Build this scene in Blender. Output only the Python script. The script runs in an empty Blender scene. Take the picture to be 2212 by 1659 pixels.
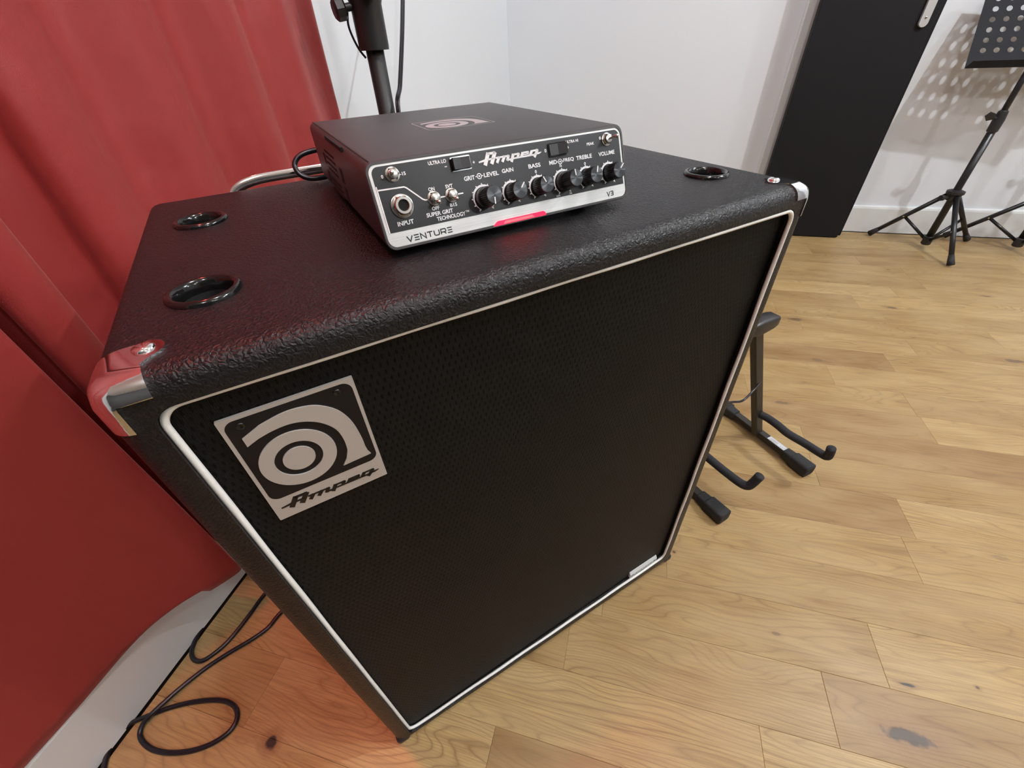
import bpy, bmesh, math, random
from mathutils import Vector, Matrix
random.seed(7)
sc = bpy.context.scene
COL = sc.collection
PI = math.pi
S2 = 2 ** -.5

# ------------------------------------------------------------------ camera, world, lights, exposure
# room frame: X runs along the floor planks, Y towards the back wall, Z up, floor at 0
yaw, pitch, roll = 0.4918 - PI / 4, 0.6882, -0.0545
fwd = Vector((math.sin(yaw) * math.cos(pitch), math.cos(yaw) * math.cos(pitch), -math.sin(pitch)))
rt = Vector((math.cos(yaw), -math.sin(yaw), 0)); up = rt.cross(fwd)
r2 = math.cos(roll) * rt + math.sin(roll) * up
u2 = -math.sin(roll) * rt + math.cos(roll) * up
cam = bpy.data.objects.new('camera', bpy.data.cameras.new('camera'))
COL.objects.link(cam)
m = Matrix((r2, u2, -fwd)).transposed().to_4x4(); m.translation = Vector((.2527, -.0915, .891))
cam.matrix_world = m
cam.data.sensor_width = 36; cam.data.lens = 36 * 906.74 / 2212
cam.data.clip_start = .02
sc.camera = cam

w = bpy.data.worlds.new('world'); sc.world = w; w.use_nodes = True
w.node_tree.nodes['Background'].inputs[0].default_value = (.9, .95, 1, 1)
w.node_tree.nodes['Background'].inputs[1].default_value = .25

def lamp(name, loc, power, radius, colour, target=None, spot=None, blend=.4):
    l = bpy.data.lights.new(name, 'SPOT' if spot else 'POINT')
    l.energy = power; l.color = colour; l.shadow_soft_size = radius
    o = bpy.data.objects.new(name, l); COL.objects.link(o); o.location = loc
    if spot:
        l.spot_size = math.radians(spot); l.spot_blend = blend
        o.rotation_euler = (Vector(target) - Vector(loc)).to_track_quat('-Z', 'Y').to_euler()
    return o
lamp('downlight_or_fill', (2.10, 1.10, 2.58), 104, .025, (.95, .98, 1))
lamp('downlight_or_fill', (.70, .20, 2.58), 34, .03, (1, .94, .95))
lamp('downlight_or_fill', (.70, -1.10, 2.58), 24, .03, (1, .975, .97))  # added fill from the front left, brightens right piping and amp lettering
lamp('downlight_or_fill', (2.00, -.90, 2.58), 12, .03, (1, .975, .97))
lamp('downlight_or_fill', (3.4, -1.00, 2.58), 50, .03, (.93, .97, 1))  # added fill lamp to even out the light on the back wall
lamp('downlight_or_fill', (3.6, .80, 2.58), 55, .03, (.90, .96, 1))
lamp('stage_lamp', (-.36, .16, 2.5), 85, .06, (1, .10, .07), (-.16, -.10, 0), 36, 1.0)

vs = sc.view_settings
vs.view_transform = 'Standard'; vs.look = 'None'; vs.gamma = 1; vs.use_curve_mapping = False
vs.exposure = -0.12
sc.display_settings.display_device = 'sRGB'

# ------------------------------------------------------------------ materials
def nt(name):
    mt = bpy.data.materials.new(name); mt.use_nodes = True
    n = mt.node_tree
    return mt, n, n.nodes['Principled BSDF']
def mat(name, col, rough=.5, metal=0, emis=None, es=0, bump=None, spec=.5, coat=0, sheen=0, aniso=0):
    mt, n, b = nt(name)
    b.inputs['Base Color'].default_value = (*col, 1)
    b.inputs['Roughness'].default_value = rough; b.inputs['Metallic'].default_value = metal
    b.inputs['Specular IOR Level'].default_value = spec; b.inputs['Coat Weight'].default_value = coat
    b.inputs['Sheen Weight'].default_value = sheen
    b.inputs['Anisotropic'].default_value = aniso
    if emis: b.inputs['Emission Color'].default_value = (*emis, 1); b.inputs['Emission Strength'].default_value = es
    if bump:
        sc_, st, dist = bump
        tc = n.nodes.new('ShaderNodeTexCoord'); no = n.nodes.new('ShaderNodeTexNoise'); bp = n.nodes.new('ShaderNodeBump')
        no.inputs['Scale'].default_value = sc_; no.inputs['Detail'].default_value = 4
        bp.inputs['Strength'].default_value = st; bp.inputs['Distance'].default_value = dist
        n.links.new(tc.outputs['Object'], no.inputs['Vector']); n.links.new(no.outputs['Fac'], bp.inputs['Height'])
        n.links.new(bp.outputs['Normal'], b.inputs['Normal'])
    return mt
class NG:
    """small node helper"""
    def __init__(s, n): s.n = n
    def v(s, sock, val):
        if hasattr(val, 'is_linked') or hasattr(val, 'links'): s.n.links.new(val, sock)
        else: sock.default_value = val
    def math(s, op, a, b=0, c=0, clamp=False):
        q = s.n.nodes.new('ShaderNodeMath'); q.operation = op; q.use_clamp = clamp
        s.v(q.inputs[0], a); s.v(q.inputs[1], b); s.v(q.inputs[2], c); return q.outputs[0]
    def vec(s, x, y, z):
        q = s.n.nodes.new('ShaderNodeCombineXYZ'); s.v(q.inputs[0], x); s.v(q.inputs[1], y); s.v(q.inputs[2], z); return q.outputs[0]
    def sep(s, a):
        q = s.n.nodes.new('ShaderNodeSeparateXYZ'); s.v(q.inputs[0], a); return q.outputs
    def noise(s, vec, scale, detail=2, rough=.5, dist=0):
        q = s.n.nodes.new('ShaderNodeTexNoise'); s.v(q.inputs['Vector'], vec); q.inputs['Scale'].default_value = scale
        q.inputs['Detail'].default_value = detail; q.inputs['Roughness'].default_value = rough; q.inputs['Distortion'].default_value = dist
        return q.outputs['Fac']
    def ramp(s, fac, stops):
        q = s.n.nodes.new('ShaderNodeValToRGB'); s.v(q.inputs[0], fac); e = q.color_ramp.elements
        while len(e) < len(stops): e.new(.5)
        for k, (p, c) in enumerate(stops): e[k].position = p; e[k].color = (*c, 1) if len(c) == 3 else c
        return q.outputs[0]
    def mix(s, fac, a, b, mode='MIX'):
        q = s.n.nodes.new('ShaderNodeMix'); q.data_type = 'RGBA'; q.blend_type = mode
        s.v(q.inputs[0], fac); s.v(q.inputs[6], a); s.v(q.inputs[7], b); return q.outputs[2]
    def bump(s, h, strength, dist, bsdf, normal=None):
        q = s.n.nodes.new('ShaderNodeBump'); q.inputs['Strength'].default_value = strength; q.inputs['Distance'].default_value = dist
        s.v(q.inputs['Height'], h)
        if normal: s.n.links.new(normal, q.inputs['Normal'])
        if bsdf: s.n.links.new(q.outputs[0], bsdf.inputs['Normal'])
        return q.outputs[0]
    def tc(s, which='Object'):
        return s.n.nodes.new('ShaderNodeTexCoord').outputs[which]

def tolex():
    mt, n, b = nt('black_tolex'); g = NG(n)
    o = g.tc()
    warp = n.nodes.new('ShaderNodeTexNoise'); warp.inputs['Scale'].default_value = 260; warp.inputs['Detail'].default_value = 1
    n.links.new(o, warp.inputs['Vector'])
    vm = n.nodes.new('ShaderNodeVectorMath'); vm.operation = 'SCALE'; vm.inputs['Scale'].default_value = .0065
    n.links.new(warp.outputs['Color'], vm.inputs[0])
    ad = n.nodes.new('ShaderNodeVectorMath'); ad.operation = 'ADD'
    n.links.new(o, ad.inputs[0]); n.links.new(vm.outputs[0], ad.inputs[1])
    vo = n.nodes.new('ShaderNodeTexVoronoi'); vo.feature = 'DISTANCE_TO_EDGE'; vo.inputs['Scale'].default_value = 245
    n.links.new(ad.outputs[0], vo.inputs['Vector'])
    h1 = g.math('MULTIPLY', vo.outputs['Distance'], 2.6, clamp=True)
    h2 = g.noise(o, 700, 2)
    h = g.math('ADD', h1, g.math('MULTIPLY', h2, .5))
    b.inputs['Base Color'].default_value = (.0065, .0063, .0072, 1); b.inputs['Roughness'].default_value = .4
    b.inputs['Specular IOR Level'].default_value = .36
    n.links.new(g.math('ADD', g.math('MULTIPLY', h2, .2), .32), b.inputs['Roughness'])
    g.bump(h, .5, .0009, b)
    return mt
def grille():
    mt, n, b = nt('black_grille_cloth'); g = NG(n)
    x, y, z = g.sep(g.tc())
    px, pz = 1 / .0052, 1 / .0066
    row = g.math('FLOOR', g.math('MULTIPLY', z, pz))
    off = g.math('MULTIPLY', g.math('MODULO', row, 2), .5)
    fx = g.math('FRACT', g.math('ADD', g.math('MULTIPLY', x, px), off))
    fz = g.math('FRACT', g.math('MULTIPLY', z, pz))
    dx = g.math('ABSOLUTE', g.math('SUBTRACT', fx, .5)); dz = g.math('ABSOLUTE', g.math('SUBTRACT', fz, .5))
    hole = g.math('SUBTRACT', 1, g.math('MULTIPLY', g.math('SMOOTH_MIN', g.math('DIVIDE', dx, .17), 9, .1), 1), clamp=True)
    e = g.math('ADD', g.math('POWER', g.math('DIVIDE', dx, .2), 2), g.math('POWER', g.math('DIVIDE', dz, .42), 2))
    slot = g.math('SUBTRACT', 1, e, clamp=True)
    slot = g.math('MULTIPLY', slot, 1.6, clamp=True)
    weave = g.math('ADD', g.math('MULTIPLY', g.math('SINE', g.math('MULTIPLY', x, 2 * PI / .0013)), .12),
                   g.math('MULTIPLY', g.math('SINE', g.math('MULTIPLY', z, 2 * PI / .00165)), .12))
    h = g.math('ADD', g.math('SUBTRACT', 1, slot), weave)
    c = g.mix(slot, (.0066, .0068, .0070, 1), (.001, .001, .001, 1))
    n.links.new(c, b.inputs['Base Color']); b.inputs['Roughness'].default_value = .5
    b.inputs['Specular IOR Level'].default_value = .12
    g.bump(h, .5, .0006, b)
    return mt
KNOTS = [(.79, .217, .038, .012, .2, .85), (.819, .296, .013, .0026, .1, 1.0), (-.215, -.049, .011, .011, 0, 1.0), (1.687, 1.888, .02, .006, 0, .6),
         (.923, 1.557, .03, .012, .2, .5), (1.532, 1.403, .03, .01, 0, .55), (.77, 1.029, .022, .008, 0, .45), (1.30, 1.72, .02, .008, 0, .6),
         (.93, .32, .004, .003, 0, .7), (.70, .13, .006, .005, 0, .8), (1.10, .60, .02, .006, 0, .25), (.93, 1.287, .025, .01, 0, .35), (.44, .455, .004, .003, 0, .8),
         (1.42, 2.1, .008, .004, 0, .7), (.62, .33, .008, .004, 0, .4), (1.28, .12, .004, .003, 0, .6)]
def oak():
    mt, n, b = nt('oak_planks'); g = NG(n)
    oi = n.nodes.new('ShaderNodeObjectInfo'); rnd = oi.outputs['Random']
    x, y, z = g.sep(g.tc())
    rx = g.math('MULTIPLY', rnd, 37); ry = g.math('MULTIPLY', rnd, 91)
    X = g.math('ADD', x, rx)
    # contour lines of a stretched height field give flame-shaped (cathedral) grain
    base = g.noise(g.vec(g.math('MULTIPLY', X, 2.1), g.math('ADD', g.math('MULTIPLY', y, 11), ry), ry), 1, 2, .45, .35)
    hgt = g.math('ADD', g.math('MULTIPLY', base, 1.25), g.math('MULTIPLY', y, g.math('ADD', 3.0, g.math('MULTIPLY', rnd, 5))))
    rings = g.math('FRACT', g.math('MULTIPLY', hgt, 17))
    tri = g.math('ABSOLUTE', g.math('SUBTRACT', g.math('MULTIPLY', rings, 2), 1))
    line = g.math('POWER', tri, 4)
    amt = g.math('MULTIPLY', g.noise(g.vec(g.math('MULTIPLY', X, 1.3), g.math('MULTIPLY', y, 9), rx), 1, 2), 1.35, clamp=True)
    fine = g.noise(g.vec(g.math('MULTIPLY', X, 14), g.math('ADD', g.math('MULTIPLY', y, 520), ry), 0), 1, 3, .6)
    med = g.noise(g.vec(g.math('MULTIPLY', X, 3.2), g.math('ADD', g.math('MULTIPLY', y, 60), ry), 3), 1, 3, .6)
    blot = g.noise(g.vec(g.math('MULTIPLY', X, 5), g.math('ADD', g.math('MULTIPLY', y, 16), ry), 7), 1, 2)
    tone = g.ramp(rnd, [(0, (.26, .150, .056)), (.18, (.35, .228, .088)), (.5, (.42, .285, .115)), (.8, (.49, .345, .148)), (1, (.31, .195, .076))])
    c = g.mix(g.math('MULTIPLY', g.math('MULTIPLY', line, amt), .85, clamp=True), tone, (.155, .085, .034, 1))
    c = g.mix(g.ramp(fine, [(.42, (0, 0, 0)), (.62, (.48, .48, .48))]), c, (.22, .125, .055, 1))
    c = g.mix(g.ramp(med, [(.45, (0, 0, 0)), (.72, (.5, .5, .5))]), c, (.26, .155, .07, 1))
    c = g.mix(g.ramp(blot, [(.35, (0, 0, 0)), (.65, (.3, .3, .3))]), c, (.56, .42, .22, 1))
    # real knots of this floor, fixed to the boards
    geo = n.nodes.new('ShaderNodeNewGeometry'); gx, gy, gz = g.sep(geo.outputs['Position'])
    jit = g.noise(geo.outputs['Position'], 60, 2)
    tot = None; halo = None
    for (kx, ky, a, bb, rot, st) in KNOTS:
        dx = g.math('SUBTRACT', gx, kx); dy = g.math('SUBTRACT', gy, ky)
        d = g.math('SQRT', g.math('ADD', g.math('POWER', g.math('DIVIDE', dx, a), 2), g.math('POWER', g.math('DIVIDE', dy, bb), 2)))
        d = g.math('ADD', d, g.math('MULTIPLY', g.math('SUBTRACT', jit, .5), 1.2))
        k = g.math('MULTIPLY', g.math('MULTIPLY', g.math('SUBTRACT', 1.0, d), 3, clamp=True), st)
        hl = g.math('MULTIPLY', g.math('MULTIPLY', g.math('SUBTRACT', 2.2, d), .8, clamp=True), st * .55)
        tot = k if tot is None else g.math('MAXIMUM', tot, k)
        halo = hl if halo is None else g.math('MAXIMUM', halo, hl)
    c = g.mix(halo, c, (.20, .10, .05, 1)); c = g.mix(tot, c, (.045, .035, .03, 1))
    n.links.new(c, b.inputs['Base Color'])
    n.links.new(g.math('ADD', g.math('MULTIPLY', fine, .18), .30), b.inputs['Roughness'])
    b.inputs['Specular IOR Level'].default_value = .27
    g.bump(g.math('SUBTRACT', fine, g.math('MULTIPLY', line, .5)), .12, .0004, b)
    return mt
def curtain_mat():
    mt, n, b = nt('red_satin'); g = NG(n)
    o = g.tc(); x, y, z = g.sep(o)
    b.inputs['Base Color'].default_value = (.31, .034, .032, 1); b.inputs['Roughness'].default_value = .45
    b.inputs['Sheen Weight'].default_value = .35; b.inputs['Sheen Roughness'].default_value = .4
    b.inputs['Sheen Tint'].default_value = (1, .45, .4, 1); b.inputs['Specular IOR Level'].default_value = .35
    h = g.math('ADD', g.noise(g.vec(g.math('MULTIPLY', x, 1), g.math('MULTIPLY', y, 1), g.math('MULTIPLY', z, .45)), 9, 3, .5, .4),
               g.math('MULTIPLY', g.noise(o, 1500, 1), .02))
    g.bump(h, .5, .02, b)
    return mt
def brushed():
    mt, n, b = nt('brushed_aluminium'); g = NG(n)
    x, y, z = g.sep(g.tc())
    f = g.noise(g.vec(g.math('MULTIPLY', x, 20), g.math('MULTIPLY', y, 20), g.math('MULTIPLY', z, 5200)), 1, 2)
    n.links.new(g.ramp(f, [(.3, (.60, .60, .58)), (.7, (.78, .78, .76))]), b.inputs['Base Color'])
    b.inputs['Metallic'].default_value = .75; b.inputs['Roughness'].default_value = .42
    return mt
def wall_mat(name, col):
    mt, n, b = nt(name); g = NG(n)
    b.inputs['Base Color'].default_value = (*col, 1); b.inputs['Roughness'].default_value = .6
    g.bump(g.noise(g.tc(), 160, 3), .08, .002, b)
    return mt

M = dict(tolex=tolex(), grille=grille(), oak=oak(), red=curtain_mat(), brushed=brushed(),
    wall=wall_mat('white_wall_paint', (.78, .815, .86)), greywall=wall_mat('grey_unseen_wall', (.30, .30, .31)), darkwall=wall_mat('dark_unseen_wall', (.05, .05, .052)), ceil=wall_mat('ceiling_paint', (.8, .8, .8)),  # unseen right and front walls coloured darker to cut bounced fill light
    skirt=mat('white_gloss_paint', (.76, .78, .78), .35),
    under=mat('dark_underlay', (.03, .018, .010), .9),
    chrome=mat('chrome', (.85, .85, .86), .07, 1), nickel=mat('nickel', (.62, .60, .56), .22, 1),
    piping=mat('white_piping', (.90, .92, .90), .3),
    gloss=mat('black_gloss_plastic', (.006, .006, .006), .13), blackplastic=mat('black_plastic', (.016, .016, .017), .42),
    rubber=mat('black_rubber', (.015, .015, .016), .75, bump=(900, .3, .0004)),
    hole=mat('hole_black', (.002, .002, .002), .9),
    powder=mat('dark_grey_powder_coat', (.044, .040, .041), .42, bump=(2600, .25, .0002)),
    panel=mat('black_panel', (.0085, .009, .0105), .38), ink=mat('white_ink', (.93, .94, .95), .5),
    darkink=mat('black_ink', (.004, .004, .005), .4), greyink=mat('grey_print', (.40, .36, .37), .5),
    badge=mat('badge_silver', (.50, .475, .45), .42, .25), badgeblack=mat('badge_black', (.007, .007, .009), .35, spec=.25),
    knob=mat('knob_black', (.008, .008, .009), .28), knobface=mat('knob_face_spun', (.085, .09, .095), .32, .8, aniso=.9),
    led=mat('red_led_bar', (.6, .0, .03), .3, emis=(1, .002, .022), es=4.5), ledhot=mat('red_led_core', (.8, .05, .05), .3, emis=(1, .018, .022), es=9),
    door=mat('black_door', (.0075, .0075, .0085), .6, spec=.2), handle=mat('satin_handle', (.55, .55, .55), .45, .35),
    desk=mat('matt_black_sheet', (.006, .006, .009), .65, spec=.2), steel=mat('black_steel_tube', (.010, .010, .012), .32), standmetal=mat('black_painted_steel', (.022, .019, .015), .45),
    foam=mat('black_foam', (.016, .016, .020), .8, bump=(500, .35, .0008)), cable=mat('black_cable', (.008, .007, .012), .3),
    sticker=mat('white_sticker', (.62, .66, .68), .4), mattblack=mat('matt_black_tube', (.012, .012, .012), .5))

# ------------------------------------------------------------------ mesh helpers
def link(name, me, mtl=None, parent=None, loc=(0, 0, 0), rot=(0, 0, 0), smooth=False, kind=None):
    o = bpy.data.objects.new(name, me); COL.objects.link(o)
    if mtl is not None and not me.materials:
        me.materials.append(M[mtl] if isinstance(mtl, str) else mtl)
    if parent: o.parent = parent
    o.location = loc; o.rotation_euler = rot
    if smooth:
        for p in me.polygons: p.use_smooth = True
    if kind: o['kind'] = kind
    return o
def done(name, bm, mtl=None, parent=None, loc=(0, 0, 0), rot=(0, 0, 0), smooth=False, kind=None, auto=None):
    bmesh.ops.recalc_face_normals(bm, faces=bm.faces)
    me = bpy.data.meshes.new(name)
    if auto:
        for f in bm.faces: f.smooth = True
        for e in bm.edges:
            if len(e.link_faces) == 2 and e.calc_face_angle(0) > math.radians(auto): e.smooth = False
    bm.to_mesh(me); bm.free()
    return link(name, me, mtl, parent, loc, rot, smooth, kind)
def thing(name, label, cat, loc=(0, 0, 0), rotz=0, group=None):
    o = bpy.data.objects.new(name, None); COL.objects.link(o); o.empty_display_size = .05
    o.location = loc; o.rotation_euler = (0, 0, rotz); o['label'] = label; o['category'] = cat
    if group: o['group'] = group
    return o
def box(bm, x0, x1, y0, y1, z0, z1, mx=None):
    vs_ = [bm.verts.new((x, y, z)) for x in (x0, x1) for y in (y0, y1) for z in (z0, z1)]
    if mx is not None:
        for v in vs_: v.co = mx @ v.co
    for f in ((0, 1, 3, 2), (4, 6, 7, 5), (0, 4, 5, 1), (2, 3, 7, 6), (0, 2, 6, 4), (1, 5, 7, 3)):
        bm.faces.new([vs_[i] for i in f])
    return vs_
def rbox(x0, x1, y0, y1, z0, z1, r, seg=3):
    bm = bmesh.new(); box(bm, x0, x1, y0, y1, z0, z1)
    if r: bmesh.ops.bevel(bm, geom=bm.edges[:], offset=r, segments=seg, profile=.5, affect='EDGES')
    return bm
def frame_for(d):
    d = d.normalized(); a = Vector((0, 0, 1)) if abs(d.z) < .95 else Vector((1, 0, 0))
    x = d.cross(a).normalized(); return x, d.cross(x).normalized()
def tube(bm, pts, r, n=10, caps=True, section=None):
    """swept tube; section = list of (a, b) offsets replaces the circle"""
    pts = [Vector(p) for p in pts]; rings = []; px = None
    for i, p in enumerate(pts):
        if i == 0: d = pts[1] - p
        elif i == len(pts) - 1: d = p - pts[-2]
        else: d = (pts[i + 1] - p).normalized() + (p - pts[i - 1]).normalized()
        d.normalize()
        if px is None: x, y = frame_for(d)
        else:
            x = (px - d * px.dot(d)).normalized(); y = d.cross(x)
        px = x; rr = r[i] if isinstance(r, (list, tuple)) else r
        sec = section or [(math.cos(2 * PI * k / n) * rr, math.sin(2 * PI * k / n) * rr) for k in range(n)]
        rings.append([bm.verts.new(p + x * a + y * b) for a, b in sec])
    for A, B in zip(rings, rings[1:]):
        k_ = len(A)
        for k in range(k_): bm.faces.new((A[k], A[(k + 1) % k_], B[(k + 1) % k_], B[k]))
    if caps: bm.faces.new(rings[0][::-1]); bm.faces.new(rings[-1])
def spline(pts, n=8, closed=False):
    P = [Vector(p) for p in pts]; out = []; N = len(P)
    rng = range(N if closed else N - 1)
    for i in rng:
        if closed: a, b, c, d = P[i - 1], P[i], P[(i + 1) % N], P[(i + 2) % N]
        else: a, b, c, d = P[max(i - 1, 0)], P[i], P[i + 1], P[min(i + 2, N - 1)]
        for k in range(n):
            t = k / n
            out.append(.5 * ((2 * b) + (c - a) * t + (2 * a - 5 * b + 4 * c - d) * t * t + (3 * b - a - 3 * c + d) * t ** 3))
    if not closed: out.append(P[-1])
    return out
def lathe(bm, prof, n=32, mx=Matrix(), cap0=False, cap1=False):
    """profile (r, z) about local z"""
    rings = []
    for r, z in prof:
        rings.append([bm.verts.new(mx @ Vector((r * math.cos(2 * PI * k / n), r * math.sin(2 * PI * k / n), z))) for k in range(n)])
    for A, B in zip(rings, rings[1:]):
        for k in range(n): bm.faces.new((A[k], A[(k + 1) % n], B[(k + 1) % n], B[k]))
    if cap0: bm.faces.new(rings[0][::-1])
    if cap1: bm.faces.new(rings[-1])
def rrect(x0, x1, y0, y1, r, n=6):
    rs = r if isinstance(r, (list, tuple)) else (r, r, r, r)          # bl br tr tl
    out = []
    for (cx, cy, a0, rr) in ((x0, y0, PI, rs[0]), (x1, y0, 1.5 * PI, rs[1]), (x1, y1, 0, rs[2]), (x0, y1, .5 * PI, rs[3])):
        sx = 1 if cx == x0 else -1; sy = 1 if cy == y0 else -1
        for k in range(n + 1):
            a = a0 + .5 * PI * k / n
            out.append((cx + sx * rr + rr * math.cos(a), cy + sy * rr + rr * math.sin(a)))
            if rr == 0: break
    return out
def slab(bm, poly, h0, h1, fn):
    """extruded polygon: fn(a, b, h) -> point"""
    A = [bm.verts.new(fn(a, b, h0)) for a, b in poly]; B = [bm.verts.new(fn(a, b, h1)) for a, b in poly]
    n = len(poly)
    for k in range(n): bm.faces.new((A[k], A[(k + 1) % n], B[(k + 1) % n], B[k]))
    e = [bm.edges.get((B[k], B[(k + 1) % n])) for k in range(n)]
    bmesh.ops.triangle_fill(bm, use_beauty=True, edges=e)
    e = [bm.edges.get((A[k], A[(k + 1) % n])) for k in range(n)]
    bmesh.ops.triangle_fill(bm, use_beauty=True, edges=e)
def ribbon(bm, pts, wd, h0, h1, fn, closed=False):
    """flat stroke of width wd (or list) along 2D points"""
    P = [Vector((p[0], p[1])) for p in pts]; N = len(P); L = []; R = []
    for i, p in enumerate(P):
        a = P[i - 1] if (i > 0 or closed) else None; b = P[(i + 1) % N] if (i < N - 1 or closed) else None
        d1 = (p - a).normalized() if a is not None else (b - p).normalized()
        d2 = (b - p).normalized() if b is not None else d1
        n1 = Vector((-d1.y, d1.x)); n2 = Vector((-d2.y, d2.x)); mm = (n1 + n2)
        mm = mm.normalized() if mm.length > 1e-6 else n1
        ww = (wd[i] if isinstance(wd, (list, tuple)) else wd) / 2
        k = ww / max(.45, mm.dot(n1))
        L.append(p + mm * k); R.append(p - mm * k)
    vs_ = [[bm.verts.new(fn(q.x, q.y, h)) for q in s] for s in (L, R) for h in (h0, h1)]
    L0, L1, R0, R1 = vs_
    rng = range(N if closed else N - 1)
    for i in rng:
        j = (i + 1) % N
        bm.faces.new((L1[i], R1[i], R1[j], L1[j])); bm.faces.new((L0[i], L1[i], L1[j], L0[j])); bm.faces.new((R1[i], R0[i], R0[j], R1[j]))
    if not closed:
        bm.faces.new((L0[0], R0[0], R1[0], L1[0])); bm.faces.new((L0[-1], L1[-1], R1[-1], R0[-1]))
def boolean(o, cutters, op='DIFFERENCE'):
    bpy.context.view_layer.update()
    for c in cutters:
        md = o.modifiers.new('b', 'BOOLEAN'); md.operation = op; md.solver = 'EXACT'; md.object = c
    bpy.context.view_layer.update()
    dg = bpy.context.evaluated_depsgraph_get()
    me = bpy.data.meshes.new_from_object(o.evaluated_get(dg)); o.modifiers.clear(); o.data = me
    for c in cutters: bpy.data.objects.remove(c, do_unlink=True)
def smooth_by_angle(o, deg):
    bm = bmesh.new(); bm.from_mesh(o.data)
    for f in bm.faces: f.smooth = True
    for e in bm.edges: e.smooth = not (len(e.link_faces) == 2 and e.calc_face_angle(0) > math.radians(deg))
    bm.to_mesh(o.data); bm.free()
_tc = {}
def text_tris(s):
    if s not in _tc:
        cu = bpy.data.curves.new('t', 'FONT'); cu.body = s; cu.resolution_u = 3; cu.offset = .026
        o = bpy.data.objects.new('t', cu); COL.objects.link(o); bpy.context.view_layer.update()
        me = bpy.data.meshes.new_from_object(o.evaluated_get(bpy.context.evaluated_depsgraph_get()))
        vs_ = [v.co.copy() for v in me.vertices]; fs = [list(p.vertices) for p in me.polygons]
        bpy.data.objects.remove(o, do_unlink=True); bpy.data.curves.remove(cu); bpy.data.meshes.remove(me)
        xs = [v.x for v in vs_]; ys = [v.y for v in vs_]
        _tc[s] = (vs_, fs, min(xs), max(xs), min(ys), max(ys))
    return _tc[s]
def text(bm, s, x0, x1, y0, y1, h, fn, shear=0):
    v_, f_, a, b, c, d = text_tris(s)
    V = [bm.verts.new(fn(x0 + (v.x - a) / (b - a) * (x1 - x0) + shear * (v.y - c) / (d - c) * (y1 - y0), y0 + (v.y - c) / (d - c) * (y1 - y0), h)) for v in v_]
    for f in f_: bm.faces.new([V[i] for i in f])
# the slanted script word, in a 100 x 22 box: (points, widths) strokes
SCRIPT = [
    ([(.3, 5.4), (10, 6.8)], [1.8, 3]), ([(8.7, -.3), (16.8, 16.6)], 5.4), ([(15, 15.4), (27.6, 15.4)], 3.2), ([(18.8, .2), (27.2, 16.4)], 5.4), ([(14, 7.4), (24, 7.6)], 2.4),
    ([(27.2, .4), (32.2, 8.6)], 3.9), ([(35.6, .6), (40.6, 8.6)], 3.9), ([(43.4, 1.2), (47.2, 8.8)], 4.0), ([(26.5, 7.8), (48.2, 8.0)], 2.3), ([(42.6, 2.2), (51.5, 2.4)], 2.3),
    ([(49.6, -1.6), (54.6, 9.4)], 4.3), ([(53.2, 8.4), (64.4, 8.6)], 2.4), ([(63.6, 9.4), (60.4, 2.8)], 3.8), ([(52.5, 3.0), (83.5, 3.3)], 2.1),
    ([(66.4, 3.2), (69.8, 9.2)], 3.8), ([(68.6, 8.9), (79.6, 9.1)], 2.2), ([(79, 9.6), (77.2, 5.4)], 3.2), ([(69, 6.0), (78.6, 6.1)], 1.5),
    ([(81.2, 3.2), (84.8, 9.6)], 3.9), ([(83.4, 9.3), (95.4, 9.6)], 2.3), ([(94.6, 10.2), (87.4, -.4)], 3.9), ([(81.5, 3.2), (90, 3.4)], 2.2), ([(90, 4.4), (96, 4.6), (100, 5.6)], [2.6, 2.4, .8])]
def script(bm, x0, y0, wdt, h0, h1, fn, hscale=1.0, rise=0):
    k = wdt / 100
    for pts, ws in SCRIPT:
        W = [a * k * .95 for a in ws] if isinstance(ws, list) else ws * k * .95
        ribbon(bm, [(x0 + a * k, y0 + (b_ * hscale + rise * a) * k) for a, b_ in pts], W, h0, h1, fn)
LOGO_A = spline([(a, b, 0) for a, b in [(20, 88.5), (35.4, 91.7), (48, 90.7), (57.3, 86.7), (66, 78), (71.3, 65), (73.4, 49), (73.6, 38)]], 5)
LOGO_I = spline([(a, b, 0) for a, b in [(61.3, 41.6), (61.8, 52), (59.9, 63.3), (54, 72.5), (45.7, 78.7), (36, 81.6), (25.6, 81.2), (16, 79.0)]], 5)
def logo_polys():
    A = [(8.3, 83.0)] + [(p.x, p.y) for p in LOGO_A] + [(74.2, 33), (75.5, 29.4), (54.5, 28.5), (58.5, 34)] + [(p.x, p.y) for p in LOGO_I] + [(8.4, 75.7)]
    return A
def ring_poly(bm, cx, cy, r0, r1, h0, h1, fn, n=56):
    ribbon(bm, [(cx + (r0 + r1) / 2 * math.cos(2 * PI * k / n), cy + (r0 + r1) / 2 * math.sin(2 * PI * k / n)) for k in range(n)], r1 - r0, h0, h1, fn, closed=True)
def disc_poly(bm, cx, cy, r, h0, h1, fn, n=48):
    slab(bm, [(cx + r * math.cos(2 * PI * k / n), cy + r * math.sin(2 * PI * k / n)) for k in range(n)], h0, h1, fn)

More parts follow.
